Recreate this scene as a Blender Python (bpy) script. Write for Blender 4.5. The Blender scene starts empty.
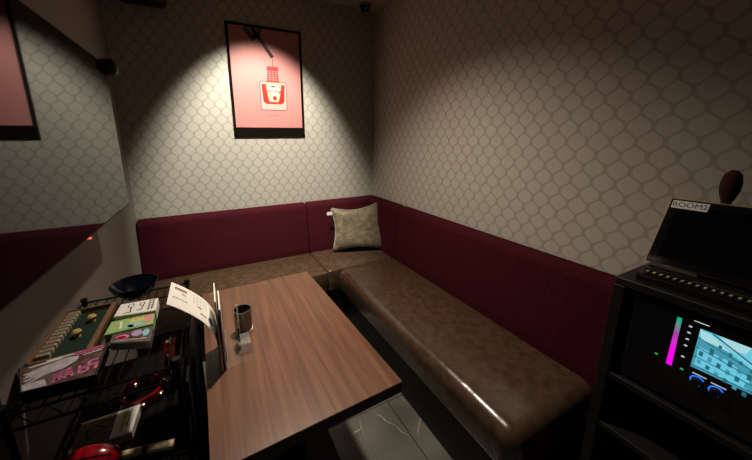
import bpy, bmesh, math, random
from mathutils import Vector, Matrix
random.seed(7)
C = bpy.context.scene.collection
V = Vector

# ------------------------------------------------------------------ materials
def mat(name, col, rough=.6, metal=0, spec=.5, emit=None, es=1, coat=0, trans=0, ior=1.5, sheen=0, noise=None, bump=None):
    m = bpy.data.materials.new(name); m.use_nodes = True
    nt = m.node_tree; b = nt.nodes['Principled BSDF']
    b.inputs['Base Color'].default_value = (*col, 1)
    b.inputs['Roughness'].default_value = rough
    b.inputs['Metallic'].default_value = metal
    b.inputs['Specular IOR Level'].default_value = spec
    b.inputs['IOR'].default_value = ior
    b.inputs['Coat Weight'].default_value = coat
    b.inputs['Transmission Weight'].default_value = trans
    b.inputs['Sheen Weight'].default_value = sheen
    if emit:
        b.inputs['Emission Color'].default_value = (*emit, 1); b.inputs['Emission Strength'].default_value = es
    tc = nt.nodes.new('ShaderNodeTexCoord')
    if noise:   # (scale, other colour, detail)
        n = nt.nodes.new('ShaderNodeTexNoise'); n.inputs['Scale'].default_value = noise[0]; n.inputs['Detail'].default_value = noise[2]
        nt.links.new(tc.outputs['Object'], n.inputs['Vector'])
        r = nt.nodes.new('ShaderNodeValToRGB'); r.color_ramp.elements[0].position = .35; r.color_ramp.elements[1].position = .65
        r.color_ramp.elements[0].color = (*col, 1); r.color_ramp.elements[1].color = (*noise[1], 1)
        nt.links.new(n.outputs['Fac'], r.inputs['Fac']); nt.links.new(r.outputs['Color'], b.inputs['Base Color'])
    if bump:    # (scale, strength, distance)
        n = nt.nodes.new('ShaderNodeTexNoise'); n.inputs['Scale'].default_value = bump[0]; n.inputs['Detail'].default_value = 4
        nt.links.new(tc.outputs['Object'], n.inputs['Vector'])
        bp = nt.nodes.new('ShaderNodeBump'); bp.inputs['Strength'].default_value = bump[1]; bp.inputs['Distance'].default_value = bump[2]
        nt.links.new(n.outputs['Fac'], bp.inputs['Height']); nt.links.new(bp.outputs['Normal'], b.inputs['Normal'])
    return m

def wallpaper(name, axis, period=.072, high=.1):
    """Ogee lattice: light rounded cells between darker curving lines."""
    m = mat(name, (.4, .35, .3), .5, spec=.35)
    nt = m.node_tree; N = nt.nodes; L = nt.links; b = N['Principled BSDF']
    tc = N.new('ShaderNodeTexCoord'); sp = N.new('ShaderNodeSeparateXYZ'); L.new(tc.outputs['Object'], sp.inputs[0])
    def M(op, a, c=None, d=None):
        n = N.new('ShaderNodeMath'); n.operation = op
        for i, v in enumerate((a, c, d)):
            if v is None: continue
            if isinstance(v, (int, float)): n.inputs[i].default_value = v
            else: L.new(v, n.inputs[i])
        return n.outputs[0]
    x = sp.outputs[axis]; z = sp.outputs[2]
    h0 = M('COSINE', M('MULTIPLY', z, 2 * math.pi / high)); h = M('SUBTRACT', M('MULTIPLY', h0, 1.3), M('MULTIPLY', M('POWER', M('ABSOLUTE', h0), 3.0), M('MULTIPLY', M('SIGN', h0), .3)))
    s = M('MULTIPLY', M('ADD', h, 1.0), period / 4)
    def dist(v): return M('ABSOLUTE', M('WRAP', v, period / 2, -period / 2))
    d = M('MINIMUM', dist(M('SUBTRACT', x, s)), dist(M('ADD', x, s)))
    mr = N.new('ShaderNodeMapRange'); mr.interpolation_type = 'SMOOTHSTEP'
    L.new(d, mr.inputs['Value']); mr.inputs['From Min'].default_value = .0035; mr.inputs['From Max'].default_value = .0085
    nz = N.new('ShaderNodeTexNoise'); nz.inputs['Scale'].default_value = 260; L.new(tc.outputs['Object'], nz.inputs['Vector'])
    mx = N.new('ShaderNodeMix'); mx.data_type = 'RGBA'; L.new(mr.outputs[0], mx.inputs[0])
    mx.inputs[6].default_value = (.325, .30, .255, 1); mx.inputs[7].default_value = (.44, .415, .365, 1)
    L.new(mx.outputs[2], b.inputs['Base Color'])
    rr = N.new('ShaderNodeMapRange'); L.new(mr.outputs[0], rr.inputs['Value']); rr.inputs['To Min'].default_value = .7; rr.inputs['To Max'].default_value = .34
    L.new(rr.outputs[0], b.inputs['Roughness'])
    bp = N.new('ShaderNodeBump'); bp.inputs['Strength'].default_value = .25; bp.inputs['Distance'].default_value = .0006
    L.new(M('ADD', mr.outputs[0], M('MULTIPLY', nz.outputs['Fac'], .4)), bp.inputs['Height']); L.new(bp.outputs['Normal'], b.inputs['Normal'])
    return m

def wood_mat():
    m = mat('walnut_laminate', (.2, .1, .06), .34, spec=.5)
    nt = m.node_tree; N = nt.nodes; L = nt.links; b = N['Principled BSDF']
    tc = N.new('ShaderNodeTexCoord'); mp = N.new('ShaderNodeMapping'); L.new(tc.outputs['Object'], mp.inputs[0])
    mp.inputs['Scale'].default_value = (38, 1.6, 10)
    n = N.new('ShaderNodeTexNoise'); n.inputs['Scale'].default_value = 1.6; n.inputs['Detail'].default_value = 7; n.inputs['Distortion'].default_value = .7
    L.new(mp.outputs[0], n.inputs['Vector'])
    r = N.new('ShaderNodeValToRGB'); e = r.color_ramp.elements
    e[0].position = .3; e[0].color = (.10, .043, .023, 1); e[1].position = .72; e[1].color = (.215, .10, .053, 1)
    L.new(n.outputs['Fac'], r.inputs['Fac']); L.new(r.outputs['Color'], b.inputs['Base Color'])
    mp2 = N.new('ShaderNodeMapping'); L.new(tc.outputs['Object'], mp2.inputs[0]); mp2.inputs['Scale'].default_value = (260, 9, 10)
    n2 = N.new('ShaderNodeTexNoise'); n2.inputs['Scale'].default_value = 1; n2.inputs['Detail'].default_value = 3; L.new(mp2.outputs[0], n2.inputs['Vector'])
    bp = N.new('ShaderNodeBump'); bp.inputs['Strength'].default_value = .12; bp.inputs['Distance'].default_value = .0005
    L.new(n2.outputs['Fac'], bp.inputs['Height']); L.new(bp.outputs['Normal'], b.inputs['Normal'])
    return m

def marble_mat():
    m = mat('dark_marble_tile', (.05, .052, .045), .3, spec=.5)
    nt = m.node_tree; N = nt.nodes; L = nt.links; b = N['Principled BSDF']
    tc = N.new('ShaderNodeTexCoord')
    n = N.new('ShaderNodeTexNoise'); n.inputs['Scale'].default_value = 5; n.inputs['Detail'].default_value = 8; L.new(tc.outputs['Object'], n.inputs['Vector'])
    r = N.new('ShaderNodeValToRGB'); e = r.color_ramp.elements
    e[0].position = .35; e[0].color = (.085, .088, .075, 1); e[1].position = .7; e[1].color = (.15, .15, .13, 1)
    L.new(n.outputs['Fac'], r.inputs['Fac'])
    # thin white veins: zero crossings of warped noise, broken up by a second noise
    mp = N.new('ShaderNodeMapping'); L.new(tc.outputs['Object'], mp.inputs[0]); mp.inputs['Scale'].default_value = (4.6, 2.2, 1); mp.inputs['Rotation'].default_value = (0, 0, .5)
    v = N.new('ShaderNodeTexVoronoi'); v.feature = 'DISTANCE_TO_EDGE'; v.inputs['Scale'].default_value = 1.3
    ad = N.new('ShaderNodeMixRGB'); ad.blend_type = 'ADD'; ad.inputs[0].default_value = .35; L.new(mp.outputs[0], ad.inputs[1]); L.new(n.outputs['Color'], ad.inputs[2])
    L.new(ad.outputs[0], v.inputs['Vector'])
    vr = N.new('ShaderNodeMapRange'); L.new(v.outputs['Distance'], vr.inputs['Value']); vr.inputs['From Min'].default_value = .001; vr.inputs['From Max'].default_value = .008
    vr.inputs['To Min'].default_value = 1; vr.inputs['To Max'].default_value = 0
    n3 = N.new('ShaderNodeTexNoise'); n3.inputs['Scale'].default_value = 9; L.new(tc.outputs['Object'], n3.inputs['Vector'])
    g = N.new('ShaderNodeMapRange'); L.new(n3.outputs['Fac'], g.inputs['Value']); g.inputs['From Min'].default_value = .45; g.inputs['From Max'].default_value = .6
    mu = N.new('ShaderNodeMath'); mu.operation = 'MULTIPLY'; L.new(vr.outputs[0], mu.inputs[0]); L.new(g.outputs[0], mu.inputs[1])
    mx = N.new('ShaderNodeMix'); mx.data_type = 'RGBA'; L.new(mu.outputs[0], mx.inputs[0]); L.new(r.outputs['Color'], mx.inputs[6]); mx.inputs[7].default_value = (.5, .48, .42, 1)
    br = N.new('ShaderNodeTexBrick'); L.new(tc.outputs['Object'], br.inputs['Vector']); br.offset = 0; br.inputs['Scale'].default_value = 1
    br.inputs['Brick Width'].default_value = .6; br.inputs['Row Height'].default_value = .6; br.inputs['Mortar Size'].default_value = .0025
    mx2 = N.new('ShaderNodeMix'); mx2.data_type = 'RGBA'; L.new(br.outputs['Fac'], mx2.inputs[0]); L.new(mx.outputs[2], mx2.inputs[6]); mx2.inputs[7].default_value = (.02, .02, .018, 1)
    L.new(mx2.outputs[2], b.inputs['Base Color'])
    return m

def leather_mat():
    m = mat('brown_leather', (.048, .029, .017), .24, spec=.6, noise=(28, (.078, .047, .029), 8), bump=(55, .18, .002))
    nt = m.node_tree; N = nt.nodes; L = nt.links; b = N['Principled BSDF']
    tc = N.new('ShaderNodeTexCoord'); n = N.new('ShaderNodeTexNoise'); n.inputs['Scale'].default_value = 6; n.inputs['Detail'].default_value = 3
    n.inputs['Distortion'].default_value = 1.2
    L.new(tc.outputs['Object'], n.inputs['Vector'])
    b2 = N.new('ShaderNodeBump'); b2.inputs['Strength'].default_value = .3; b2.inputs['Distance'].default_value = .012; L.new(n.outputs['Fac'], b2.inputs['Height'])
    old = b.inputs['Normal'].links[0].from_node
    L.new(b2.outputs['Normal'], old.inputs['Normal'])
    return m

WPB = wallpaper('wallpaper_back', 0); WPR = wallpaper('wallpaper_right', 1)
PLAIN = mat('plain_wall', (.22, .19, .17), .75, bump=(300, .15, .0006))
CEIL = mat('ceiling_paint', (.42, .36, .28), .8)
FLOOR = marble_mat()
LEATHER = leather_mat()
RED = mat('crimson_cloth', (.026, .0038, .006), .95, spec=.04, noise=(200, (.062, .009, .0135), 2), bump=(500, .45, .0012))
WOOD = wood_mat(); EDGE = mat('dark_edge_band', (.03, .016, .011), .45)
BLACK = mat('black_paint', (.006, .006, .006), .55, spec=.3); BLACKG = mat('black_gloss', (.008, .008, .009), .12)
BLACKM = mat('black_metal', (.005, .005, .005), .5, spec=.1)
CAB = mat('black_ash_board', (.006, .006, .006), .5, spec=.3, noise=(30, (.011, .011, .010), 6))
SCREEN = mat('television_glass', (.004, .004, .004), .03, spec=.36, ior=1.45)
BEZEL = mat('bezel_grey', (.12, .12, .12), .35, metal=.6)
STEEL = mat('steel', (.6, .57, .52), .22, metal=1); DSTEEL = mat('dark_steel', (.22, .2, .18), .3, metal=1)
GOLD = mat('gold_metal', (.75, .5, .2), .25, metal=1); BRASS = mat('jingle_brass', (.85, .7, .45), .18, metal=1)
GOLDRIM = mat('gold_rim', (.65, .45, .16), .35, metal=.7)
PAPER = mat('paper', (.88, .87, .82), .7); INK = mat('ink', (.03, .03, .035), .7); INKR = mat('ink_brown', (.22, .07, .05), .7); INKB = mat('ink_blue', (.1, .1, .22), .7)
PILLOW = mat('olive_velvet', (.085, .066, .036), .6, sheen=.35, noise=(22, (.165, .13, .075), 6), bump=(22, .9, .012))
WHITE = mat('white_label', (.8, .8, .76), .6)
FELT = mat('green_felt', (.004, .022, .010), .95, bump=(400, .4, .001)); OAK = mat('oak_frame', (.22, .12, .055), .5, noise=(25, (.16, .085, .04), 4))
TILE = mat('ivory_tile', (.42, .37, .28), .4); YELLOW = mat('yellow_wood', (.55, .38, .13), .5)
DKBLUE = mat('deep_blue_glaze', (.002, .004, .011), .15, coat=.2)
ACRYL = mat('clear_acrylic', (.5, .55, .53), .08, ior=1.49); ACRYL.node_tree.nodes['Principled BSDF'].inputs['Alpha'].default_value = .07
ACRYL2 = mat('acrylic_sheet', (.6, .64, .6), .08); ACRYL2.node_tree.nodes['Principled BSDF'].inputs['Alpha'].default_value = .22
SMOKE = mat('smoked_acrylic', (.02, .018, .015), .08); SMOKE.node_tree.nodes['Principled BSDF'].inputs['Alpha'].default_value = .75
CLEARP = mat('clear_plastic', (.5, .48, .48), .2, trans=.75, ior=1.2)
REDG = mat('red_gloss', (.30, .005, .012), .2, coat=.3); REDD = mat('dark_red_plastic', (.06, .004, .006), .25)
CREAM = mat('cream_wood', (.66, .55, .34), .45); FOAM = mat('red_foam', (.03, .002, .002), .95, bump=(300, .5, .002))
FRAME = mat('black_frame', (.005, .0035, .0025), .9, spec=.05)
PINK = mat('poster_pink', (.47, .19, .175), .6, spec=.3); PRED = mat('poster_red', (.34, .012, .01), .4); PLINE = mat('poster_line', (.17, .012, .012), .4)
PCREAM = mat('poster_cream', (.52, .42, .35), .4); PINKL = mat('poster_pale_pink', (.55, .33, .3), .4); PGOLD = mat('poster_gold', (.3, .2, .06), .4); PGREEN = mat('poster_green', (.03, .15, .05), .4)
PDARK = mat('poster_dark', (.02, .005, .006), .3); PGREY = mat('poster_grey', (.16, .12, .12), .3)
BROWNWOOD = mat('brown_door_wood', (.12, .05, .022), .5, noise=(12, (.09, .035, .016), 5))
BOOKC = mat('book_cover', (.07, .035, .028), .35, noise=(60, (.16, .12, .11), 4)); BOOKH = mat('glove_white', (.6, .6, .63), .4, noise=(60, (.38, .38, .42), 3)); MAG = mat('magenta_print', (.75, .2, .42), .4)
CPR = mat('print_rose', (.75, .3, .3), .45); CAQ = mat('print_aqua', (.3, .6, .6), .45); CYE = mat('print_yellow', (.7, .62, .22), .45); CLV = mat('print_lavender', (.42, .35, .6), .45); CGR = mat('print_green', (.33, .55, .2), .45)
OLIVE = mat('olive_print_and_shade', (.13, .115, .065), .5); LIME = mat('lime_print', (.55, .58, .2), .45)

# ------------------------------------------------------------------ mesh helpers
class MB:
    def __init__(s): s.bm = bmesh.new(); s.mats = []; s.mi = 0
    def use(s, m):
        if m not in s.mats: s.mats.append(m)
        s.mi = s.mats.index(m); return s
    def _tag(s, n0):
        s.bm.faces.ensure_lookup_table()
        for f in s.bm.faces[n0:]: f.material_index = s.mi
    def box(s, lo, hi, r=0, seg=3, M=None):
        t = bmesh.new(); bmesh.ops.create_cube(t, size=1)
        for v in t.verts: v.co = V([lo[i] + (v.co[i] + .5) * (hi[i] - lo[i]) for i in range(3)])
        if r: bmesh.ops.bevel(t, geom=t.edges[:], offset=r, segments=seg, profile=.5, affect='EDGES')
        return s.merge(t, M)
    def merge(s, t, M=None):
        if M is not None: t.transform(M)
        n0 = len(s.bm.faces); me = bpy.data.meshes.new('t'); t.to_mesh(me); t.free(); s.bm.from_mesh(me); bpy.data.meshes.remove(me); s._tag(n0); return s
    def prism(s, pts, vec, r=0, seg=3):
        """pts: planar outline (3D); extruded along vec."""
        t = bmesh.new(); a = [t.verts.new(p) for p in pts]; b = [t.verts.new(V(p) + V(vec)) for p in pts]; n = len(pts)
        t.faces.new(a); t.faces.new(b[::-1])
        for i in range(n): t.faces.new((a[i], b[i], b[(i + 1) % n], a[(i + 1) % n]))
        bmesh.ops.recalc_face_normals(t, faces=t.faces[:])
        if r: bmesh.ops.bevel(t, geom=t.edges[:], offset=r, segments=seg, profile=.5, affect='EDGES')
        return s.merge(t)
    def tube(s, pts, r, n=8, caps=True):
        pts = [V(p) for p in pts]; rs = r if isinstance(r, (list, tuple)) else [r] * len(pts); rings = []; n0 = len(s.bm.faces)
        for i, p in enumerate(pts):
            d = (pts[min(i + 1, len(pts) - 1)] - pts[max(i - 1, 0)]).normalized()
            a = d.cross(V((0, 0, 1)) if abs(d.z) < .9 else V((1, 0, 0))).normalized(); b = d.cross(a)
            rings.append([s.bm.verts.new(p + (a * math.cos(2 * math.pi * k / n) + b * math.sin(2 * math.pi * k / n)) * rs[i]) for k in range(n)])
        for i in range(len(rings) - 1):
            for k in range(n): s.bm.faces.new((rings[i][k], rings[i][(k + 1) % n], rings[i + 1][(k + 1) % n], rings[i + 1][k]))
        if caps: s.bm.faces.new(rings[0][::-1]); s.bm.faces.new(rings[-1])
        s._tag(n0); return s
    def lathe(s, prof, M=None, n=32):
        """prof: (radius, height) about z."""
        M = M or Matrix(); n0 = len(s.bm.faces); rings = []
        for (r, z) in prof:
            if r < 1e-6: rings.append([s.bm.verts.new(M @ V((0, 0, z)))])
            else: rings.append([s.bm.verts.new(M @ V((r * math.cos(2 * math.pi * k / n), r * math.sin(2 * math.pi * k / n), z))) for k in range(n)])
        for a, b in zip(rings, rings[1:]):
            for k in range(n):
                k2 = (k + 1) % n
                q = [a[k % len(a)], a[k2 % len(a)], b[k2 % len(b)], b[k % len(b)]]
                u = []
                for v in q:
                    if v not in u: u.append(v)
                if len(u) > 2: s.bm.faces.new(u)
        s._tag(n0); return s
    def quad(s, *pts):
        n0 = len(s.bm.faces); s.bm.faces.new([s.bm.verts.new(p) for p in pts]); s._tag(n0); return s
    def build(s, name, m=None, parent=None, smooth=False, label=None):
        root = parent
        off = V((0, 0, 0))
        while root is not None: off += root.location; root = root.parent
        bmesh.ops.recalc_face_normals(s.bm, faces=s.bm.faces[:])
        for v in s.bm.verts: v.co -= off
        me = bpy.data.meshes.new(name); s.bm.to_mesh(me); s.bm.free()
        if m is not None: me.materials.append(m)
        else:
            for x in s.mats: me.materials.append(x)
        o = bpy.data.objects.new(name, me); C.objects.link(o)
        if parent is not None: o.parent = parent
        if smooth:
            me.shade_smooth()
            if smooth != 'all': me.set_sharp_from_angle(angle=math.radians(35))
        if label: o['label'] = label
        return o

def thing(name, label, cat, loc=(0, 0, 0), group=None):
    o = bpy.data.objects.new(name, None); C.objects.link(o); o.location = loc; o.empty_display_size = .1
    return tag(o, label, cat, group)
def tag(o, label, cat, group=None):
    o['label'] = label; o['category'] = cat
    if group: o['group'] = group
    return o
def recenter(o):
    """move the origin of a single-mesh thing to the middle of its base"""
    vs = [v.co.copy() for v in o.data.vertices]
    c = V(((min(v.x for v in vs) + max(v.x for v in vs)) / 2, (min(v.y for v in vs) + max(v.y for v in vs)) / 2, min(v.z for v in vs)))
    for v in o.data.vertices: v.co -= c
    o.location = c; return o
def struct(o): o['kind'] = 'structure'; return o

S = .42; B = .82; W = 1.753; T = .103; D = .555; H = 2.303
YF = -3.0      # front end of the room, behind the camera
# ------------------------------------------------------------------ setting
struct(MB().box((-2.1, YF, -.06), (.1, .1, 0)).build('floor', FLOOR))
struct(MB().box((-2.1, YF - .1, H), (.1, .1, H + .08)).build('ceiling', CEIL))
struct(MB().box((-2.1, 0, 0), (.1, .1, H)).build('wall_back', WPB))
struct(MB().box((0, YF, 0), (.1, 0, H)).build('wall_right', WPR))
struct(MB().box((-W - .06, -1.437, 0), (-W, 0, H)).build('wall_left', PLAIN))
struct(MB().box((-1.96, YF, 0), (-1.90, -1.437, H)).build('wall_entrance', PLAIN))
struct(MB().box((-2.1, YF - .1, 0), (.1, YF, H)).build('wall_front', PLAIN))
d1 = MB().box((-1.90, -2.35, .0), (-1.875, -1.50, 2.0), .003, 1).build('door_1', BROWNWOOD); struct(d1)
MB().box((-1.876, -2.25, .95), (-1.872, -1.60, 1.9)).build('panel', BLACKG, d1)
MB().use(STEEL).tube([(-1.875, -2.28, .8), (-1.83, -2.28, .8), (-1.83, -2.28, 1.1), (-1.875, -2.28, 1.1)], .009).build('handle', None, d1)

# ------------------------------------------------------------------ bench seating
def backprof(ax):
    pr = [(0, .30), (-T, .30), (-T, .46), (-.062, .79), (-.045, B - .008), (-.012, B), (0, B)]
    return [V((0, a, z)) if ax == 'y' else V((a, 0, z)) for a, z in pr]
def cushion(name, lo, hi, parent, soft, r=.055):
    """box with generously rounded free edges; soft(midpoint, direction) picks them"""
    t = bmesh.new(); bmesh.ops.create_cube(t, size=1)
    for v in t.verts: v.co = V([lo[i] + (v.co[i] + .5) * (hi[i] - lo[i]) for i in range(3)])
    big = [e for e in t.edges if soft((e.verts[0].co + e.verts[1].co) / 2, (e.verts[1].co - e.verts[0].co).normalized())]
    bmesh.ops.bevel(t, geom=big, offset=r, segments=8, profile=.5, affect='EDGES')
    sharp = [e for e in t.edges if len(e.link_faces) == 2 and e.calc_face_angle() > 1.0]
    bmesh.ops.bevel(t, geom=sharp, offset=.012, segments=3, profile=.5, affect='EDGES')
    mb = MB(); mb.merge(t); o = mb.build(name, LEATHER, parent, smooth=True); return o
g = 'L-shaped bench'
u = thing('bench_section', 'brown leather bench section with crimson back along the poster wall', 'bench', (-1.18, -.25, 0), g)
cushion('seat', (-W + .004, -.500, .27), (-.638, -.085, S), u, lambda m, d: abs(d.x) > .9 and m.y < -.5 and m.z > .4)
MB().box((-W + .004, -.465, 0), (-.640, -.02, .272)).build('base', BLACK, u)
MB().prism([p + V((-W + .004, -.002, 0)) for p in backprof('y')], (W - .004 - .638, 0, 0), .012).build('backrest', RED, u, smooth=True)
u = thing('bench_section', 'square corner section of the bench under the olive cushion', 'bench', (-.3, -.25, 0), g)
cushion('seat', (-.634, -.488, .27), (-.085, -.085, S), u, lambda m, d: abs(d.z) > .9 and m.x < -.6 and m.y < -.4, .03)
MB().box((-.632, -.465, 0), (-.02, -.02, .272)).build('base', BLACK, u)
MB().prism([p + V((-.634, -.002, 0)) for p in backprof('y')], (.63, 0, 0), .012).build('backrest', RED, u, smooth=True)
MB().prism([p + V((-.002, -.486, 0)) for p in backprof('x')], (0, .482, 0), .012).build('backrest', RED, u, smooth=True)
u = thing('bench_section', 'long brown leather bench section with crimson back along the right wall', 'bench', (-.3, -1.15, 0), g)
cushion('seat', (-D, -1.825, .27), (-.085, -.492, S), u, lambda m, d: (m.z > .4 and (m.x < -.5 or m.y < -1.8)) or (abs(d.z) > .9 and m.x < -.5 and m.y < -1.8))
MB().box((-.507, -1.80, 0), (-.02, -.495, .272)).build('base', BLACK, u)
MB().prism([p + V((-.002, -1.895, 0)) for p in backprof('x')], (0, 1.403, 0), .012).build('backrest', RED, u, smooth=True)

# cushion: four pinched corners, swollen middle
def pillow():
    c = {(0, 0): V((-.475, -.185, .428)), (1, 0): V((-.062, -.325, .425)), (0, 1): V((-.455, -.10, .775)), (1, 1): V((-.040, -.175, .795))}
    root = thing('cushion', 'olive beige velvet cushion leaning in the corner of the bench', 'cushion', (-.27, -.22, .42))
    nrm = (c[1, 0] - c[0, 0]).cross(c[0, 1] - c[0, 0]).normalized()
    mb = MB(); n = 28; rnd = random.Random(3)
    for sgn in (1, -1):
        g_ = []
        for i in range(n + 1):
            row = []
            for j in range(n + 1):
                a = i / n; b = j / n; s_ = 2 * a - 1; t_ = 2 * b - 1
                p = c[0, 0] * (1 - a) * (1 - b) + c[1, 0] * a * (1 - b) + c[0, 1] * (1 - a) * b + c[1, 1] * a * b
                # pull edge middles inwards so that corners stand out
                ctr = (c[0, 0] + c[1, 1] + c[0, 1] + c[1, 0]) / 4
                p = p + (ctr - p) * .15 * (max(abs(s_), abs(t_)) ** 4) * (1 - min(abs(s_), abs(t_)) ** 2)
                h = ((1 - s_ ** 4) * (1 - t_ ** 4)) ** .55 * .055
                h *= 1 + .10 * math.sin(7 * a + 3 * b) * math.sin(5 * b - 2 * a)
                p = p + nrm * sgn * h + (V((0, 0, -.012)) * (1 - s_ * s_) * max(0, t_) ** 3)
                row.append(mb.bm.verts.new(p))
            g_.append(row)
        for i in range(n):
            for j in range(n): mb.bm.faces.new((g_[i][j], g_[i + 1][j], g_[i + 1][j + 1], g_[i][j + 1]))
    bmesh.ops.remove_doubles(mb.bm, verts=mb.bm.verts[:], dist=.0005)
    mb.build('cover', PILLOW, root, smooth='all')
    MB().box((-.497, -.142, .722), (-.452, -.139, .747)).build('care_tag', WHITE, root, label='white sewn-in tag')
pillow()

# ------------------------------------------------------------------ table
tb = thing('table', 'low walnut-topped table with dark edges in the middle of the room', 'table', (-1.11, -1.24, 0))
zt = .62
out = [V((-.881, -.822, zt - .036)), (-.8535, -1.652, zt - .036), (-1.364, -1.670, zt - .036), (-1.385, -.832, zt - .036)]
MB().prism(out, (0, 0, .033)).build('edge_band', EDGE, tb)
MB().prism([V(p) + V((0, 0, .033)) for p in out], (0, 0, .003), .0008, 1).build('table_top', WOOD, tb)
MB().box((-1.16, -1.30, .012), (-1.06, -1.14, zt - .036), .004, 1).build('pedestal', BLACKM, tb)
MB().box((-1.368, -1.62, .02), (-1.345, -.87, zt - .036), .003, 1).build('side_or_added_panel', BLACKM, tb)  # added panel, blocks light under the rack and hides lit floor
MB().box((-1.32, -1.50, 0), (-.93, -.98, .014), .004, 1).build('foot_plate', BLACKM, tb)

# ------------------------------------------------------------------ television
tv = thing('television', 'wide black wall television reflecting the poster and the patterned wall', 'television', (-1.66, -1.22, 1.053))
xs = -1.62; ty0, ty1, tz0, tz1 = -1.715, -.742, 1.053, 1.608
MB().box((xs - .045, ty0, tz0), (xs, ty1, tz1), .004, 2).build('casing', BLACK, tv)
MB().box((xs - .002, ty0 + .006, tz0 + .008), (xs + .0015, ty1 - .005, tz1 - .006)).build('screen', SCREEN, tv)
MB().box((-W, -1.42, 1.18), (xs - .044, -.98, 1.46), .004, 1).build('wall_mount', BLACK, tv)
MB().box((xs - .01, -1.219, 1.049), (xs + .0025, -1.214, 1.054)).build('standby_light', mat('standby_red', (.3, .03, .02), emit=(1, .15, .06), es=1.2), tv, label='tiny orange standby light')
rc = thing('infrared_receiver', 'small round black receiver at the upper corner of the television', 'sensor', (-1.625, -.742, 1.59))
Mx = Matrix.Translation((-1.606, -.715, 1.60)) @ Matrix.Scale(.85, 4) @ Matrix.Rotation(math.pi / 2, 4, 'Y')
MB().lathe([(0, -.045), (.026, -.045), (.036, -.036), (.038, 0), (.034, .012), (.022, .022), (0, .026)], Mx, 28).build('housing', BLACK, rc, smooth=True)
MB().box((-1.70, -.728, 1.588), (-1.64, -.712, 1.604)).build('bracket', BLACK, rc)
MB().box((-W, -.74, 1.56), (-1.695, -.70, 1.63)).build('wall_plate', BLACK, rc)

# ------------------------------------------------------------------ poster
ps = thing('framed_poster', 'framed pink poster of a ketchup nail polish bottle on the back wall', 'poster', (-.8665, 0, 1.33))
px0, px1, pz0, pz1 = -1.117, -.611, 1.335, 2.070
fr = MB(); w = .014
fr.box((px0, -.011, pz0), (px1, -.001, pz0 + .014)); fr.box((px0, -.011, pz1 - w), (px1, -.001, pz1)); fr.box((px0, -.011, pz0), (px0 + w, -.001, pz1)); fr.box((px1 - w, -.011, pz0), (px1, -.001, pz1))
fr.build('frame', FRAME, ps)
MB().box((px0 + w, -.008, pz0 + .01), (px1 - w, -.002, pz1 - w)).build('mount_board', FRAME, ps)
ix0, ix1, iz0, iz1 = px0 + w + .002, px1 - w - .003, pz0 + .066, pz1 - w - .002
pr = MB(); pr.use(PINK).quad((ix0, -.0085, iz0), (ix1, -.0085, iz0), (ix1, -.0085, iz1), (ix0, -.0085, iz1))
W_ = ix1 - ix0; H_ = iz1 - iz0
def P(a, b, k):
    if k >= 1: a -= .012; b = min(b + .03, 1)
    return V((ix0 + a * W_, -.0086 - .00012 * k, iz0 + b * H_))
def poly(m, pts, k=1): pr.use(m).quad(*[P(a, b, k) for a, b in pts])
def line(m, a, b, wd, k=1):
    a = (a[0] - .012, min(a[1] + .03, 1)); b = (b[0] - .012, min(b[1] + .03, 1)); A = V((a[0] * W_, 0, a[1] * H_)); Bv = V((b[0] * W_, 0, b[1] * H_)); d = (Bv - A).normalized(); n_ = V((d.z, 0, -d.x)) * wd / 2 * (1.5 if k <= 2 and wd > .01 else 1); o = V((ix0, -.0086 - .00012 * k, iz0))
    pr.use(m).quad(o + A - n_, o + Bv - n_, o + Bv + n_, o + A + n_)
def rr(m, x0, x1, z0, z1, r, k):
    pts = []
    for cx, cz, a0 in ((x1 - r, z0 + r * W_ / H_, -90), (x1 - r, z1 - r * W_ / H_, 0), (x0 + r, z1 - r * W_ / H_, 90), (x0 + r, z0 + r * W_ / H_, 180)):
        for q in range(0, 91, 18):
            an = math.radians(a0 + q); pts.append((cx + r * math.cos(an), cz + r * W_ / H_ * math.sin(an)))
    poly(m, pts, k)
# brush with cap, bristles and a hanging drop
line(PDARK, (.24, 1.0), (.37, .86), .032, 1); line(PGREY, (.285, .985), (.345, .905), .012, 2)
line(PDARK, (.36, 1.0), (.44, .925), .03, 1); line(PGREY, (.38, .985), (.42, .935), .012, 2)
line(PDARK, (.40, .90), (.60, .70), .016, 2); line(PDARK, (.33, .96), (.42, .88), .03, 1)
line(PLINE, (.595, .705), (.595, .60), .005, 2)
dp = [(.595 + .022 * math.sin(t) * (1 - .35 * math.cos(t)), .585 - .022 * math.cos(t) * (W_ / H_) * 1.6) for t in [i * math.pi / 8 for i in range(16)]]
poly(PLINE, dp, 3)
# bottle
rr(PLINE, .385, .785, .155, .455, .03, 2); rr(PINKL, .395, .775, .162, .448, .025, 3)
poly(PRED, [(.41, .428), (.76, .428), (.74, .245), (.70, .222), (.47, .222), (.43, .245)], 4)
poly(PRED, [(.50, .448), (.68, .448), (.665, .575), (.515, .575)], 4); poly(PRED, [(.50, .57), (.68, .57), (.67, .61), (.51, .61)], 4)
for k in range(5): line(PINK, (.515, .475 + k * .022), (.67, .475 + k * .022), .003, 5)
for xx in (.545, .59, .635): line(PINK, (xx, .455), (xx, .57), .003, 5)
key = [(.475, .435), (.50, .45), (.69, .45), (.715, .435), (.705, .385), (.68, .30), (.655, .242), (.515, .242), (.495, .30), (.48, .385)]
def sc(pts, f, cx=.595, cz=.345): return [(cx + (a - cx) * f, cz + (b - cz) * f) for a, b in pts]
poly(PGOLD, key, 6); poly(PCREAM, sc(key, .9), 7)
tom = [(.6 + .032 * math.cos(t), .285 + .032 * math.sin(t) * W_ / H_) for t in [i * math.pi / 8 for i in range(16)]]
poly(PRED, tom, 8)
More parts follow.
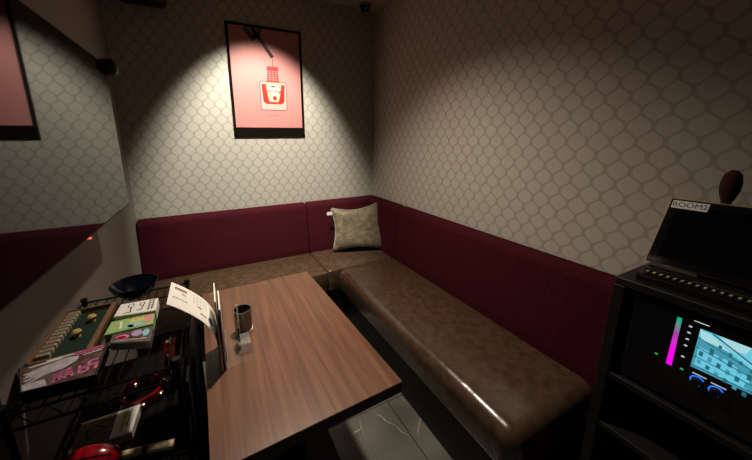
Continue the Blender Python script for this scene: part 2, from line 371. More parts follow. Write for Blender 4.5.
for a, b in ((.52, .30), (.53, .275), (.675, .32), (.665, .335), (.525, .32)): line(PGREEN, (a, b), (a + .012, b + .018), .006, 8)
line(PINK, (.33, .10), (.68, .118), .003, 2); line(PGREY, (.50, .088), (.63, .105), .003, 2)
pr.build('print', None, ps)
def text(body, size, M, m, parent, name='lettering', extrude=0, bold=0):
    cu = bpy.data.curves.new(name + '_outline', 'FONT'); cu.body = body; cu.size = size; cu.align_x = 'CENTER'; cu.align_y = 'CENTER'; cu.extrude = extrude; cu.offset = bold
    o1 = bpy.data.objects.new(name + '_outline', cu); C.objects.link(o1); bpy.context.view_layer.update()
    me = bpy.data.meshes.new_from_object(o1.evaluated_get(bpy.context.evaluated_depsgraph_get())); bpy.data.objects.remove(o1); me.materials.clear(); me.materials.append(m)
    o = bpy.data.objects.new(name, me); C.objects.link(o)
    off = V((0, 0, 0)); r = parent
    while r is not None: off += r.location; r = r.parent
    o.parent = parent; o.matrix_local = Matrix.Translation(-off) @ M
    return o
pc = P(.597, .405, 12)
Mt = lambda p: Matrix.Translation(p) @ Matrix.Rotation(math.pi / 2, 4, 'X')
text('TOMATO', .026, Mt(pc), INK, ps, bold=.0005); text('KETCHUP', .0225, Mt(P(.597, .355, 12)), INK, ps, bold=.0005)

# ------------------------------------------------------------------ ceiling fittings
sd = thing('dome_camera', 'small dark dome camera on the ceiling above the bench corner', 'camera', (-.125, -.085, H))
MB().lathe([(0, H), (.044, H), (.046, H - .012), (.04, H - .016)], Matrix.Translation((-.125, -.085, 0))).build('base_ring', BEZEL, sd, smooth=True)
MB().lathe([(.036, H - .014), (.034, H - .03), (.022, H - .044), (0, H - .05)], Matrix.Translation((-.125, -.085, 0))).build('dome', BLACKG, sd, smooth=True)
sp = thing('wall_speaker', 'black rounded loudspeaker high on the back wall left of the poster', 'speaker', (-1.53, -.1, 2.06))
MB().box((-1.66, -.17, 2.065), (-1.425, -.03, 2.235), .03, 4).build('cabinet', BLACK, sp, smooth=True)
MB().box((-1.64, -.174, 2.09), (-1.445, -.165, 2.21), .004, 1).build('grille', BLACKM, sp)
MB().box((-1.57, -.035, 2.12), (-1.51, 0, 2.18)).build('bracket', BLACK, sp)
LIGHTS = [(-.93, -.70), (-.98, -.95)]
LAMP = mat('lamp_lens', (.9, .8, .6), emit=(1, .8, .55), es=4)
lt = ['recessed ceiling downlight nearest the framed poster', 'recessed ceiling downlight above the table']
for (lx, ly), lb in zip(LIGHTS, lt):
    dl = thing('downlight', lb, 'ceiling light', (lx, ly, H), 'recessed ceiling downlights')
    MB().lathe([(.036, H - .001), (.036, H - .006), (.048, H - .004), (.05, H)], Matrix.Translation((lx, ly, 0))).build('trim_ring', BLACK, dl, smooth=True)
    MB().lathe([(0, H - .001), (.035, H - .001)], Matrix.Translation((lx, ly, 0))).build('lens', LAMP, dl)

# ------------------------------------------------------------------ wire rack
PANEL = mat('black_mesh_panel', (.006, .006, .006), .6, spec=.2)
rk = thing('wire_rack', 'black wire shelving rack between the left wall and the table', 'rack', (-1.58, -1.24, 0))
rx0, rx1, ry0, ry1 = -1.742, -1.418, -1.480, -1.00
def wire_shelf(z):
    mb = MB()
    k = 0; x = rx0 + .02
    while x < rx1 - .01: mb.tube([(x, ry0, z), (x, ry1, z)], .0018, 6); x += .0255
    for y in (ry0, ry1): mb.tube([(rx0, y, z - .004), (rx1, y, z - .004)], .003, 6); mb.tube([(rx0, y, z - .042), (rx1, y, z - .042)], .003, 6)
    for y in (ry0 + .16, ry0 + .31): mb.tube([(rx0, y, z - .004), (rx1, y, z - .004)], .003, 6)
    for xx in (rx0, rx1): mb.tube([(xx, ry0, z - .004), (xx, ry1, z - .004)], .003, 6); mb.tube([(xx, ry0, z - .042), (xx, ry1, z - .042)], .003, 6)
    for y in (ry0, ry1):
        n = 13; mb.tube([(rx0 + (rx1 - rx0) * i / n, y, z - (.004 if i % 2 else .042)) for i in range(n + 1)], .0016, 5)
    for xx in (rx0, rx1):
        n = 18; mb.tube([(xx, ry0 + (ry1 - ry0) * i / n, z - (.004 if i % 2 else .042)) for i in range(n + 1)], .0016, 5)
    return mb
TZ, LZ = .768, .500
wire_shelf(TZ).build('shelf', BLACKM, rk); wire_shelf(LZ).build('shelf', BLACKM, rk); wire_shelf(.14).build('shelf', BLACKM, rk)
MB().box((rx0 + .012, ry0 + .01, LZ - .0035), (rx1 - .01, ry1 - .01, LZ + .0016)).build('added_black_sheet', BLACKM, rk)  # added black sheet, keeps the view through the wire shelf dark
MB().box((rx0 + .012, ry0 + .01, .136), (rx1 - .01, ry1 - .01, .1416)).build('added_black_sheet', BLACK, rk)  # second added sheet, hides lit floor under the rack
for x in (rx0 + .006, rx1 - .006):
    for y in (ry0 + .006, ry1 - .006):
        p = MB().tube([(x, y, 0), (x, y, TZ + .006)], .0065, 12).build('post', BLACKM, rk, smooth=True)
        MB().tube([(x, y, TZ + .004), (x, y, TZ + .014)], .0095, 12).build('cap', BLACK, p, smooth=True)
t0 = TZ + .002
MB().box((-1.412, -1.468, .04), (-1.406, -1.01, .70), .001, 1).build('side_or_added_panel', PANEL, rk)
# bowl
bw = MB().lathe([(0, 0), (.04, 0), (.045, .006), (.068, .035), (.079, .062), (.076, .062), (.065, .036), (.042, .01), (0, .008)], Matrix.Translation((-1.583, -1.03, t0)) @ Matrix.Diagonal((.92, .92, .8, 1)), 40).build('bowl', DKBLUE, None, smooth=True)
tag(recenter(bw), 'dark blue round bowl at the back end of the wire rack', 'bowl')
# wooden game tray: felt bed, frame, a row of ivory tiles, two wooden pieces
gb = thing('game_tray', 'wooden-framed game tray lined with green felt on the wire rack', 'board game', (-1.69, -1.22, t0))
gx0, gx1, gy0, gy1 = -1.748, -1.622, -1.352, -1.098
MB().box((gx0, gy0, t0), (gx1, gy1, t0 + .008)).build('bed', FELT, gb)
f = MB(); f.box((gx0, gy0, t0), (gx0 + .006, gy1, t0 + .022)); f.box((gx1 - .013, gy0, t0), (gx1, gy1, t0 + .024), .002, 1); f.box((gx0, gy1 - .006, t0), (gx1, gy1, t0 + .022)); f.box((gx0, gy0, t0), (gx1, gy0 + .006, t0 + .022))
f.build('frame', OAK, gb)
tiles = []
for i in range(12):
    y = gy1 - .018 - i * .0185
    mb = MB(); mb.use(TILE).box((gx0 + .008, y - .006, t0 + .008), (gx0 + .036, y + .006, t0 + .022), .0015, 1)
    mb.use(INKR).box((gx0 + .013, y - .002, t0 + .0215), (gx0 + .031, y + .001, t0 + .0224))
    o = recenter(mb.build('game_tile')); tag(o, 'ivory game tile standing in the row along the left side of the felt tray', 'game piece', 'row of ivory game tiles')
for (x, y, lb) in ((-1.668, -1.172, 'small wooden game piece on green felt, farther from the pink-lettered box'), (-1.682, -1.245, 'small yellow wooden game piece on green felt, nearer the pink-lettered box')):
    mb = MB(); mb.lathe([(0, 0), (.007, 0), (.004, .008), (.009, .011), (.01, .014), (.007, .018), (0, .02)], Matrix.Translation((x, y, t0 + .0075)) @ Matrix.Scale(1.15, 4), 12)
    tag(recenter(mb.build('game_pawn', YELLOW, smooth=True)), lb, 'game piece')
# game box with white glove picture and pink lettering
gbx = thing('game_box', 'flat black game case with a white glove and pink lettering on its cover', 'box', (-1.67, -1.41, t0))
a, b_, c_, d_ = V((-1.751, -1.368, 0)), V((-1.586, -1.352, 0)), V((-1.578, -1.476, 0)), V((-1.708, -1.466, 0))
b0, b1 = t0, t0 + .029
MB().prism([V((p.x, p.y, b0)) for p in (a, b_, c_, d_)], (0, 0, b1 - b0), .001, 1).build('case', BLACKG, gbx)
cv = MB()
def cp(u, v, k): q = (a * (1 - u) + b_ * u) * (1 - v) + (d_ * (1 - u) + c_ * u) * v; return V((q.x, q.y, b1 + .0005 + .00025 * k))
def cpoly(m, pts, k): cv.use(m).quad(*[cp(u, v, k) for u, v in pts])
def cline(m, p, q, wd, k):
    dx, dy = q[0] - p[0], q[1] - p[1]; l = math.hypot(dx, dy) or 1; nx, ny = -dy / l * wd / 2, dx / l * wd / 2
    cpoly(m, [(p[0] - nx, p[1] - ny), (q[0] - nx, q[1] - ny), (q[0] + nx, q[1] + ny), (p[0] + nx, p[1] + ny)], k)
cpoly(BOOKC, [(.02, .02), (.98, .02), (.98, .98), (.02, .98)], 0)
cpoly(BOOKH, [(.08, .45), (.16, .28), (.35, .2), (.55, .14), (.68, .22), (.66, .36), (.5, .52), (.36, .55), (.2, .62)], 1)
for k in range(4): cline(BOOKH, (.3, .3 + k * .08), (.06, .38 + k * .13), .05, 2)
cpoly(BOOKH, [(.03, .74), (.3, .72), (.34, .96), (.03, .96)], 1)
cline(WHITE, (.12, .14), (.48, .10), .05, 2); cline(WHITE, (.3, .06), (.6, .07), .04, 2)
for k in range(7): cline(MAG, (.62 + k * .05, .04), (.65 + k * .05, .16), .035, 2)
cline(MAG, (.60, .1), (.97, .1), .05, 2); cline(WHITE, (.72, .22), (.95, .2), .025, 2)
# pink glyph strokes
for p, q in (((.40, .68), (.62, .58)), ((.40, .76), (.64, .66)), ((.42, .84), (.66, .74)), ((.44, .62), (.46, .92)), ((.52, .58), (.56, .88)), ((.60, .64), (.66, .86)), ((.38, .9), (.5, .86)),
             ((.72, .58), (.74, .84)), ((.72, .7), (.96, .62)), ((.84, .5), (.84, .82)), ((.84, .5), (.95, .5)), ((.95, .62), (.95, .8)), ((.74, .84), (.84, .8))):
    cline(MAG, p, q, .042, 3)
cv.build('cover', None, gbx)
# three little card boxes, side by side along the rack
def card_box(name, label, quadp, z0, z1, side, deco, m=None):
    r = thing(name, label, 'box', (sum(p[0] for p in quadp) / 4, sum(p[1] for p in quadp) / 4, z0))
    MB().prism([V((p[0], p[1], z0)) for p in quadp], (0, 0, z1 - z0), .001, 1).build('carton', side, r)
    mb = MB()
    def q(u, v, k):
        A, B2, C2, D2 = [V((p[0], p[1], 0)) for p in quadp]
        w_ = (A * (1 - u) + B2 * u) * (1 - v) + (D2 * (1 - u) + C2 * u) * v; return V((w_.x, w_.y, z1 + .0005 + .0003 * k))
    def ply(mm, pts, k): mb.use(mm).quad(*[q(u, v, k) for u, v in pts])
    def ln(mm, p, s, wd, k):
        dx, dy = s[0] - p[0], s[1] - p[1]; l = math.hypot(dx, dy) or 1; nx, ny = -dy / l * wd / 2, dx / l * wd / 2
        ply(mm, [(p[0] - nx, p[1] - ny), (s[0] - nx, s[1] - ny), (s[0] + nx, s[1] + ny), (p[0] + nx, p[1] + ny)], k)
    deco(ply, ln); mb.build('printed_top', None, r)
    return r
def deco_w(ply, ln):
    ply(WHITE, [(.02, .03), (.98, .03), (.98, .97), (.02, .97)], 0)
    def ring(cx, cy, rx_, ry_):
        pts = [(cx + rx_ * math.cos(t), cy + ry_ * math.sin(t)) for t in [i * math.pi / 5 for i in range(11)]]
        for p, s in zip(pts, pts[1:]): ln(INK, p, s, .03, 1)
    ring(.32, .3, .07, .16); ln(INK, (.34, .45), (.36, .85), .035, 1); ln(INK, (.2, .85), (.36, .85), .05, 1)
    ring(.6, .3, .06, .14); ln(INK, (.65, .4), (.62, .75), .03, 1); ln(INK, (.5, .75), (.64, .75), .05, 1)
    for k in range(4): ln(INK, (.76, .15 + k * .2), (.93, .12 + k * .2), .045, 1)
    ln(INK, (.80, .08), (.80, .9), .025, 1); ln(INK, (.9, .05), (.88, .85), .025, 1)
card_box('card_game_box', 'white card box with black brush lettering beside the blue bowl', [(-1.600, -1.148), (-1.497, -1.155), (-1.494, -1.238), (-1.603, -1.222)], t0, .802, WHITE, deco_w)
def blob(ply, m, cx, cy, rx_, ry_, k): ply(m, [(cx + rx_ * math.cos(t), cy + ry_ * math.sin(t)) for t in [i * math.pi / 6 for i in range(12)]], k)
def deco_g(ply, ln):
    ply(CGR, [(.02, .03), (.98, .03), (.98, .97), (.02, .97)], 0); ply(CYE, [(.5, .03), (.85, .03), (.82, .4), (.45, .5)], 1)
    blob(ply, CPR, .88, .4, .1, .35, 2); blob(ply, CAQ, .6, .72, .17, .2, 3); blob(ply, CAQ, .48, .8, .1, .16, 3); ln(WHITE, (.25, .2), (.3, .8), .05, 2); ln(CPR, (.12, .3), (.2, .5), .06, 2)
    for k in range(5): ln(OLIVE, (.55 + k * .07, .1), (.58 + k * .07, .22), .02, 4)
card_box('card_game_box', 'green card box with yellow, aqua and rose print, between two other boxes', [(-1.604, -1.240), (-1.496, -1.246), (-1.493, -1.306), (-1.606, -1.306)], t0, .797, CGR, deco_g)
def deco_c(ply, ln):
    ply(CLEARP, [(.02, .03), (.98, .03), (.98, .97), (.02, .97)], 0); ply(BOOKC, [(.05, .1), (.96, .1), (.96, .9), (.05, .9)], 1)
    blob(ply, MAG, .28, .5, .17, .22, 2); blob(ply, REDG, .26, .55, .12, .14, 3); blob(ply, CLV, .62, .35, .14, .25, 2); blob(ply, CAQ, .85, .4, .09, .25, 2); ln(WHITE, (.1, .85), (.9, .8), .04, 2)
card_box('card_case', 'clear plastic card case with magenta and lavender print, nearest the glove cover', [(-1.588, -1.309), (-1.492, -1.309), (-1.489, -1.385), (-1.585, -1.347)], t0, .793, CLEARP, deco_c)

# lower shelf
l0 = LZ + .002
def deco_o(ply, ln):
    ply(OLIVE, [(0, 0), (.6, 0), (.64, 1), (0, 1)], 0); ply(WHITE, [(.6, 0), (1, 0), (1, 1), (.64, 1)], 0)  # olive part is the top shelf's shadow painted onto a white lid
    ply(LIME, [(.72, .1), (.82, .1), (.84, .85), (.76, .85)], 1); ln(MAG, (.74, .62), (.84, .6), .05, 2); ln(OLIVE, (.86, .05), (.88, .95), .02, 2); ln(OLIVE, (.72, .35), (.86, .33), .02, 2)
    for p, s in (((.1, .5), (.3, .3)), ((.3, .3), (.5, .5)), ((.2, .7), (.55, .45)), ((.35, .2), (.6, .25)), ((.4, .7), (.62, .72)), ((.15, .35), (.25, .75))): ln(INK, p, s, .04, 1)
card_box('game_carton', 'low white carton with shade painted on its lid on the lower rack shelf', [(-1.700, -1.285), (-1.562, -1.285), (-1.568, -1.378), (-1.703, -1.378)], l0, .528, WHITE, deco_o)
mr = thing('maraca', 'shiny red maraca with a cream wooden handle on the lower rack shelf', 'maraca', (-1.62, -1.42, l0))
ctr = V((-1.634, -1.436, l0 + .036))
dirn = (V((-1.464, -1.462, l0 + .02)) - ctr).normalized()
Mm = Matrix.Translation(ctr) @ dirn.to_track_quat('Z', 'Y').to_matrix().to_4x4()
hd = MB().lathe([(0, -.06), (.017, -.056), (.030, -.042), (.0355, -.02), (.036, .002), (.033, .024), (.024, .044), (.015, .056), (.010, .06)], Mm, 32).build('head', REDG, mr, smooth='all')
for aa in (0,):
    rib = MB()
    for k in range(6):
        an = k * math.pi / 3; pts = []
        for (r_, z_) in [(.017, -.056), (.030, -.042), (.0355, -.02), (.036, .002), (.033, .024), (.024, .044)]:
            pts.append(Mm @ V(((r_ + .0006) * math.cos(an), (r_ + .0006) * math.sin(an), z_)))
        rib.tube(pts, .0012, 5)
    rib.build('stripe', BLACK, hd)
hn = MB().lathe([(.008, .055), (.0085, .08), (.0095, .12), (.0115, .165), (.011, .178), (0, .18)], Mm, 16).build('handle', CREAM, mr, smooth=True)
MB().lathe([(.0100, .106), (.0108, .107), (.0112, .117), (.0104, .118)], Mm, 16).build('band', BLACK, hn)
def tambourine(label, M, m, r=.072):
    t = thing('tambourine', label, 'tambourine', M.translation - V((0, 0, .0)), 'tambourines on the lower rack shelf')
    MB().lathe([(r, -.017), (r + .006, -.017), (r + .007, 0), (r + .006, .017), (r, .017), (r, -.017)], M, 40).build('hoop', m, t, smooth=True)
    for k in range(7):
        an = 2 * math.pi * k / 7 + .25
        for dz in (-.004, .004):
            Mj = M @ Matrix.Translation((math.cos(an) * (r + .006), math.sin(an) * (r + .006), dz))
            MB().lathe([(0, -.001), (.004, -.0025), (.011, -.0012), (.0115, 0), (.011, .0012), (.004, .0015), (0, .003)], Mj, 16).build('jingle', BRASS, t, smooth='all')
    return t
tambourine('bright red tambourine lying on the lower rack shelf behind the low carton', Matrix.Translation((-1.566, -1.225, l0 + .019)) @ Matrix.Rotation(.1, 4, 'Z'), REDG, .052)
tambourine('dark red tambourine standing on edge on the lower rack shelf, beside the table', Matrix.Translation((-1.475, -1.175, l0 + .078)) @ Matrix.Rotation(math.radians(82), 4, 'Y') @ Matrix.Rotation(.2, 4, 'Z'), REDD, .055)

# ------------------------------------------------------------------ on the table
zt0 = .62
mh = thing('menu_stand', 'white menu sheets standing in a clear acrylic holder on the table', 'menu stand', (-1.29, -1.29, zt0))
# acrylic foot with dividers
ac = MB(); ac.box((-1.335, -1.372, zt0), (-1.225, -1.235, zt0 + .003)); ac.build('foot', ACRYL, mh)
ac = MB(); ac.box((-1.309, -1.335, zt0 + .003), (-1.306, -1.24, zt0 + .055), .001, 1); ac.build('divider', ACRYL2, mh)
ac = MB(); ac.box((-1.270, -1.300, zt0 + .003), (-1.264, -1.255, zt0 + .085), .001, 1); ac.build('divider', SMOKE, mh, label='smoked divider')
ac = MB(); ac.box((-1.272, -1.322, zt0 + .003), (-1.232, -1.26, zt0 + .035), .002, 1); ac.build('tray', ACRYL2, mh)
lp = MB(); pts = [(-1.312, -1.33, zt0 + .004), (-1.314, -1.33, zt0 + .07)]
for i in range(7): an = math.pi * i / 6; pts.append((-1.314, -1.31 - .02 * math.cos(an), zt0 + .075 + .02 * math.sin(an)))
pts += [(-1.314, -1.29, zt0 + .03)]; lp.tube(pts, .0016, 8); lp.build('wire_loop', BLACKM, mh, smooth=True)
for i, (x, nm) in enumerate(((-1.3245, 'menu_board'), (-1.3150, 'menu_board'))):
    MB().box((x - .002, -1.373 + i * .003, zt0 + .002), (x + .002, -1.245, zt0 + .237 - i * .03), .0004, 1).build(nm, PAPER, mh)
MB().box((-1.3208, -1.366, zt0 + .002), (-1.3188, -1.25, zt0 + .19)).build('backing_board', BLACK, mh, label='black board between the white sheets')
# drooping sheet, a ruled surface curving to the left
prof = [(-1.329, .624), (-1.3295, .68), (-1.331, .72), (-1.337, .755), (-1.350, .785), (-1.3685, .812), (-1.392, .838), (-1.417, .862), (-1.442, .882)]
def sheet_pt(u, v, h=0):
    t = u * (len(prof) - 1); i = min(int(t), len(prof) - 2); f_ = t - i
    def cr(k):
        g4 = [prof[max(0, i - 1)], prof[i], prof[i + 1], prof[min(len(prof) - 1, i + 2)]]; p0, p1, p2, p3 = [q_[k] for q_ in g4]
        return .5 * (2 * p1 + (p2 - p0) * f_ + (2 * p0 - 5 * p1 + 4 * p2 - p3) * f_ ** 2 + (3 * p1 - p0 - 3 * p2 + p3) * f_ ** 3)
    x, z = cr(0), cr(1); return V((x + h * .7, -1.238 - .134 * v, z + .003 * (1 - v) + h * .7))
sm = MB(); sm.use(PAPER); n = 24
def strip(u0, u1, v0, v1, m, h, n=10):
    sm.use(m); g2 = [[sm.bm.verts.new(sheet_pt(u0 + (u1 - u0) * i / n, v, h)) for v in (v0, v1)] for i in range(n + 1)]
    n0 = len(sm.bm.faces)
    for i in range(n): sm.bm.faces.new((g2[i][0], g2[i + 1][0], g2[i + 1][1], g2[i][1]))
    sm._tag(n0)
strip(0, 1, 0, 1, PAPER, 0, 32); 
strip(0, 1, 0, 1, PAPER, -.0006, 32)
def txt(u0, u1, v, m, th=.03, seg=5, gap=.3):
    du = (u1 - u0) / seg
    for k in range(seg): strip(u0 + du * k, u0 + du * (k + 1 - gap), v, v + th, m, .0006, 2)
# lettering blocks: u runs from foot to tip, v from far to near
txt(.94, .80, .16, INKR, .09, 5, .12); txt(.95, .78, .60, mat('ink_gold', (.45, .3, .12), .6), .04, 5, .2); txt(.86, .80, .36, INK, .03, 3)
for k in range(4): txt(.72, .50, .14 + k * .10, mat('ink_grey', (.3, .3, .3), .7) if k == 0 else bpy.data.materials['ink_grey'], .025, 5, .55)
txt(.66, .60, .52, INK, .07, 3); txt(.62, .52, .72, INK, .06, 4)
sm.use(INKB); n0 = len(sm.bm.faces)
sm.bm.faces.new([sm.bm.verts.new(sheet_pt(.44 + .055 * math.cos(t), .72 + .13 * math.sin(t), .0007)) for t in [i * math.pi / 8 for i in range(16)]]); sm._tag(n0)
o = sm.build('menu_sheet', None, mh, smooth='all', label='curled white printed sheet')
cu = thing('metal_cup', 'small brushed steel cup beside the menu stand on the table', 'cup', (-1.236, -1.188, zt0))
Mc = Matrix.Translation((-1.243, -1.198, zt0))
MB().lathe([(0, 0), (.0305, 0), (.0315, .002), (.0315, .012), (.029, .0125)], Mc, 32).build('highlight_band', PAPER, cu, smooth=True, label='reflected highlight shaped as a pale band')  # pale band stands in for the reflected highlight at the cup's bottom
MB().lathe([(.029, .012), (.0295, .014), (.0305, .088), (.0315, .092), (.029, .092), (.0275, .015), (0, .014)], Mc, 32).build('body', DSTEEL, cu, smooth=True)
st = MB().tube([(-1.262, -1.235, zt0 + .003), (-1.262, -1.225, zt0 + .128)], .0026, 8).build('cocktail_stick', PAPER, smooth=True)
tag(recenter(st), 'thin white stick standing upright in front of the steel cup', 'stick')

# ------------------------------------------------------------------ cabinet with karaoke machine
CX, CY, CZ = -.35, -1.903, .953; CE = -2.62
cb = thing('media_cabinet', 'black open-fronted shelf cabinet against the right wall past the bench', 'cabinet', (-.18, -2.26, 0))
MB().box((CX, CE, CZ - .022), (-.004, CY, CZ), .002, 1).build('top_panel', CAB, cb)
MB().box((CX, CY - .024, 0), (-.004, CY, CZ - .022), .001, 1).build('side_or_added_panel', CAB, cb)
MB().box((CX, CE, 0), (-.004, CE + .024, CZ - .022), .001, 1).build('side_or_added_panel', CAB, cb)
MB().box((-.012, CE, .05), (-.004, CY - .02, CZ - .022)).build('back_panel', CAB, cb)
for z in (.672, .505, .09): MB().box((CX + .002, CE + .024, z - .018), (-.012, CY - .024, z), .001, 1).build('shelf', CAB, cb)
km = thing('karaoke_machine', 'black karaoke machine with a lit cyan street picture on its screen', 'karaoke machine', (-.2, -2.25, .672))
fx = CX + .012
MB().box((fx, -2.58, .682), (-.04, -1.945, .922), .006, 2).build('housing', BLACKG, km)
MB().box((fx + .02, -2.55, .672), (-.06, -1.97, .684)).build('feet', BLACK, km)
def em(n_, c, s): return mat(n_, (.01, .01, .01), .3, emit=c, es=s)
EC, EM_, ED, EP, EW = em('screen_cyan', (.16, .62, .8), .9), em('screen_teal', (.07, .38, .5), .8), em('screen_deep', (.02, .16, .22), .8), em('screen_pale', (.45, .8, .85), .85), em('icon_white', (.7, .75, .8), .8)
sy0, sy1, sz0, sz1 = -2.064, -2.30, .794, .892
sc_ = MB()
def sq(m, pts, k): sc_.use(m).quad(*[V((fx - .0008 - .0002 * k, sy0 + (sy1 - sy0) * a_, sz0 + (sz1 - sz0) * b__)) for a_, b__ in pts])
def sl(m, p, q_, wd, k):
    dx, dy = q_[0] - p[0], q_[1] - p[1]; l = math.hypot(dx, dy); nx, ny = -dy / l * wd / 2, dx / l * wd / 2
    sq(m, [(p[0] - nx * .6, p[1] - ny), (q_[0] - nx * .6, q_[1] - ny), (q_[0] + nx * .6, q_[1] + ny), (p[0] + nx * .6, p[1] + ny)], k)
sq(EC, [(0, 0), (1, 0), (1, 1), (0, 1)], 0)
sq(EP, [(.12, 1), (.30, 1), (.28, .82), (.2, .78)], 1); sq(EP, [(.36, .95), (.62, .9), (.6, .72), (.42, .78)], 1)
sq(EM_, [(0, .8), (.12, .78), (.2, .7), (.42, .42), (.5, 0), (0, 0)], 1)
sq(EP, [(0, .98), (.08, .95), (.2, .72), (.02, .76)], 2); sq(EC, [(.02, .56), (.2, .52), (.34, .34), (.34, .06), (.02, .08)], 2)
for a_ in (0, 1, 2, 3, 4, 5):
    x = .03 + a_ * .058; top = .70 - a_ * .055
    for rr_ in range(3): sq(ED if (a_ + rr_) % 2 else EM_, [(x, top - rr_ * .22), (x + .026, top - .015 - rr_ * .22), (x + .026, top - .15 - rr_ * .2), (x, top - .145 - rr_ * .2)], 3)
for k in range(4): sl(ED, (0, .78 - k * .24), (.42, .46 - k * .14), .022, 4)
sl(ED, (.08, .99), (.5, .42), .03, 4); sl(EP, (.1, .93), (.5, .38), .015, 5)
for k in range(5): sq(ED, [(.13 + k * .065, .80 - k * .085), (.15 + k * .065, .79 - k * .085), (.15 + k * .065, .71 - k * .085), (.13 + k * .065, .72 - k * .085)], 5)
sq(EM_, [(.40, .5), (.6, .42), (.8, .5), (1, .45), (1, 0), (.40, 0)], 3); sq(ED, [(.38, .3), (.46, .36), (.52, .05), (.36, .02)], 4)
for k in range(6): sq(EP, [(.55 + k * .07, .35), (.575 + k * .07, .35), (.575 + k * .07, .18), (.55 + k * .07, .18)], 4)
s_o = sc_.build('screen', None, km, label='lit screen showing a cyan street of buildings')
# gradient light bar (an LED strip, teal at the top, magenta below)
lm = mat('led_bar', (.02, .02, .02), .3, emit=(1, 0, 1), es=1.1); nt = lm.node_tree
tc = nt.nodes.new('ShaderNodeTexCoord'); spx = nt.nodes.new('ShaderNodeSeparateXYZ'); nt.links.new(tc.outputs['Generated'], spx.inputs[0])
cr_ = nt.nodes.new('ShaderNodeValToRGB'); e = cr_.color_ramp.elements; e[0].position = .35; e[0].color = (.85, .0, .75, 1); e[1].position = .95; e[1].color = (.0, .35, .2, 1)
e2 = cr_.color_ramp.elements.new(.68); e2.color = (.3, .05, .3, 1)
nt.links.new(spx.outputs[2], cr_.inputs['Fac']); nt.links.new(cr_.outputs['Color'], nt.nodes['Principled BSDF'].inputs['Emission Color'])
MB().quad((fx - .001, -2.026, .900), (fx - .001, -2.034, .900), (fx - .001, -2.036, .772), (fx - .001, -2.026, .772)).build('light_bar', lm, km, label='glowing teal to magenta bar')
for z in (.888, .872, .855, .838, .808): MB().box((fx - .001, -2.0515, z - .0015), (fx, -2.0465, z + .0015)).build('icon', EW, km)
MB().box((fx - .001, -2.075, .9045), (fx, -2.052, .906)).build('caption', EW, km)
EG = em('icon_green', (.02, .7, .2), .7)
for y, z in ((-2.009, .783), (-2.055, .775)): MB().box((fx - .001, y, z), (fx, y + .005, z + .003)).build('icon', EG, km, label='tiny green light')
KB = em('knob_blue', (.02, .2, 1), 1.2)
for ky, kz in ((-2.079, .766), (-2.108, .763)):
    Mk = Matrix.Translation((fx, ky, kz)) @ Matrix.Rotation(-math.pi / 2, 4, 'Y')
    kn = MB().lathe([(.0, .012), (.007, .012), (.008, .010), (.008, 0)], Mk, 24).build('knob', BLACK, km, smooth=True)
    t_ = MB()
    ar = [Mk @ V((.0105 * math.cos(x_), .0105 * math.sin(x_), .0015)) for x_ in [math.radians(-60 + i * 15) for i in range(19)]]
    t_.tube(ar, .0012, 6); t_.build('glow_ring', KB, kn)
    MB().box((fx - .001, ky - .012, kz + .014), (fx, ky + .010, kz + .0155)).build('caption', EW, kn)

# touch tablet leaning on its cradle
tt = thing('touch_tablet', 'large black karaoke tablet with gold rim and ROOM2 sticker on the cabinet', 'tablet', (-.2, -2.08, CZ))
o_ = V((-.245, -1.920, .984)); up = V((.038, -.014, .176)); al = V((.004, -.33, 0)); nn = up.cross(al).normalized()
if nn.x > 0: nn = -nn
def slab(mb, u0, u1, v0, v1, d0, d1, r=0):
    P8 = [o_ + al * u + up * v + nn * d for d in (d0, d1) for u, v in ((u0, v0), (u1, v0), (u1, v1), (u0, v1))]
    return mb.prism(P8[:4], nn * (d1 - d0), r, 3)
slab(MB(), 0, 1, 0, 1, -.018, 0, .004).build('rim', GOLDRIM, tt, smooth=True)
slab(MB(), .008, .992, .012, .988, -.002, .003, .002).build('bezel', BLACKG, tt, smooth=True)
slab(MB(), .06, .94, .12, .9, .003, .0036).build('screen', SCREEN, tt)
lb = slab(MB(), .022, .215, .855, .965, .003, .0042).build('sticker', WHITE, tt, label='white sticker reading ROOM2')
cx_ = o_ + al * .118 + up * .91 + nn * .0046
Rm = Matrix((al.normalized(), nn.cross(al.normalized()), nn)).transposed().to_4x4()
tx = text('ROOM2', .0175, Matrix.Translation(cx_) @ Rm, INK, tt, 'lettering')
MB().box((-.262, -2.27, CZ), (-.13, -1.925, CZ + .022), .006, 3).build('cradle', BLACKG, tt, smooth=True)
MB().prism([V((-.17, -2.0, CZ + .02)), V((-.12, -2.0, CZ + .02)), V((-.148, -2.0, CZ + .15)), V((-.17, -2.0, CZ + .15))], (0, -.2, 0)).build('rear_support', BLACK, tt)
MB().box((-.268, -2.2, CZ + .014), (-.255, -2.02, CZ + .019), .001, 1).build('charging_strip', STEEL, tt)
# control unit in front of it with a row of small keys
ku = thing('control_unit', 'slim black control unit with a row of tiny labelled keys before the tablet', 'controller', (-.3, -2.08, CZ))
MB().box((-.325, -2.30, CZ), (-.270, -1.934, CZ + .020), .002, 2).build('body', BLACKG, ku)
MB().box((-.3262, -2.29, CZ + .0145), (-.3240, -1.94, CZ + .0168)).build('glare_line', STEEL, ku)  # steel strip standing in for the glare along the front edge
KEY = mat('key_label', (.42, .4, .34), .5); KEYO = mat('key_orange', (.7, .4, .06), .5)
for i in range(16):
    y = -1.948 - i * .0125
    k_ = MB().box((-.312, y - .0038, CZ + .0195), (-.288, y + .0038, CZ + .0225), .001, 1).build('key', BLACK, ku)
    MB().box((-.306, y - .002, CZ + .0224), (-.294, y + .0022, CZ + .0229)).build('marking', KEYO if i == 1 else KEY, k_)
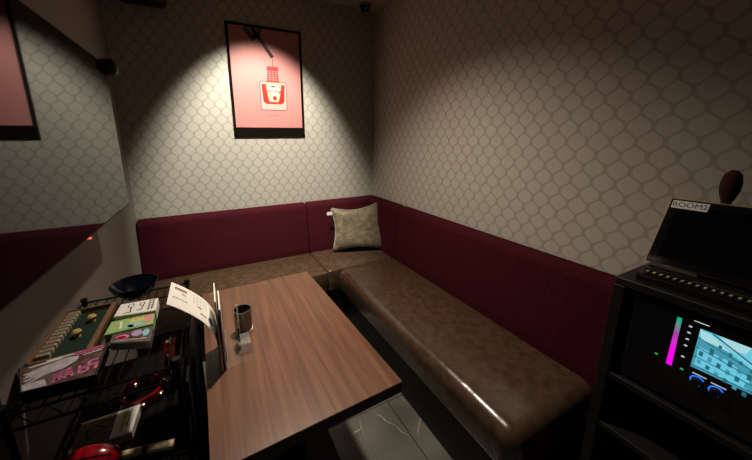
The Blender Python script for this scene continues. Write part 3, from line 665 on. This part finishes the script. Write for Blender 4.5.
# microphone with red foam head behind the tablet
mc = thing('microphone', 'red foam-topped microphone standing behind the tablet', 'microphone', (-.07, -2.02, CZ))
Mq = Matrix.Translation((-.062, -1.998, CZ)) @ Matrix.Diagonal((.6, .6, 1.0, 1))
MB().lathe([(0, 0), (.035, 0), (.035, .012), (.012, .016), (.012, .03), (0, .03)], Mq, 24).build('base', BLACK, mc, smooth=True)
MB().lathe([(.009, .028), (.012, .12), (.016, .17), (.017, .20), (0, .20)], Mq, 20).build('body', REDD, mc, smooth=True)
MB().lathe([(.016, .19), (.024, .205), (.031, .225), (.032, .245), (.026, .265), (.012, .276), (0, .278)], Mq, 28).build('foam_head', FOAM, mc, smooth='all')

# ------------------------------------------------------------------ light
def spot(x, y, e_, ang, blend, tgt=None, col=(1, .86, .66), r=.03):
    l = bpy.data.lights.new('downlight_beam', 'SPOT'); l.energy = e_; l.spot_size = math.radians(ang); l.spot_blend = blend; l.color = col; l.shadow_soft_size = r
    o = bpy.data.objects.new('downlight_beam', l); C.objects.link(o); o.location = (x, y, H - .012)
    if tgt: o.rotation_euler = (V(tgt) - o.location).to_track_quat('-Z', 'Y').to_euler()
    return o
spot(*LIGHTS[0], 200, 68, .65, tgt=(-.93, -.70 + .61, H - 1), col=(1, .94, .80))
spot(*LIGHTS[1], 150, 104, 1, tgt=(-.62, -1.15, .3), col=(1, .84, .69), r=.045)
w_ = bpy.data.worlds.new('world'); bpy.context.scene.world = w_; w_.use_nodes = True
w_.node_tree.nodes['Background'].inputs[0].default_value = (.02, .018, .015, 1)

# ------------------------------------------------------------------ camera
yaw, pitch, roll = .456, -.212, -.008
Q = dict(cx=-1.302, cy=-2.242, cz=1.32, f=291.805, ppx=352.399, ppy=201.062)
cy_, sy_ = math.cos(yaw), math.sin(yaw); cp_, sp_ = math.cos(pitch), math.sin(pitch); cr2, sr2 = math.cos(roll), math.sin(roll)
fw = V((sy_ * cp_, cy_ * cp_, sp_)); r0 = V((cy_, -sy_, 0)); u0 = r0.cross(fw)
R_ = cr2 * r0 + sr2 * u0; U_ = -sr2 * r0 + cr2 * u0
cam = bpy.data.cameras.new('camera'); co = bpy.data.objects.new('camera', cam); C.objects.link(co)
cam.sensor_width = 36; cam.lens = Q['f'] / 752 * 36; cam.shift_x = (376 - Q['ppx']) / 752; cam.shift_y = (Q['ppy'] - 230) / 752; cam.clip_start = .02
co.matrix_world = Matrix.Translation((Q['cx'], Q['cy'], Q['cz'])) @ Matrix((R_, U_, -fw)).transposed().to_4x4()
sc0 = bpy.context.scene; sc0.camera = co
sc0.view_settings.view_transform = 'Standard'; sc0.view_settings.look = 'None'; sc0.view_settings.gamma = 1; sc0.view_settings.use_curve_mapping = False
sc0.view_settings.exposure = 0
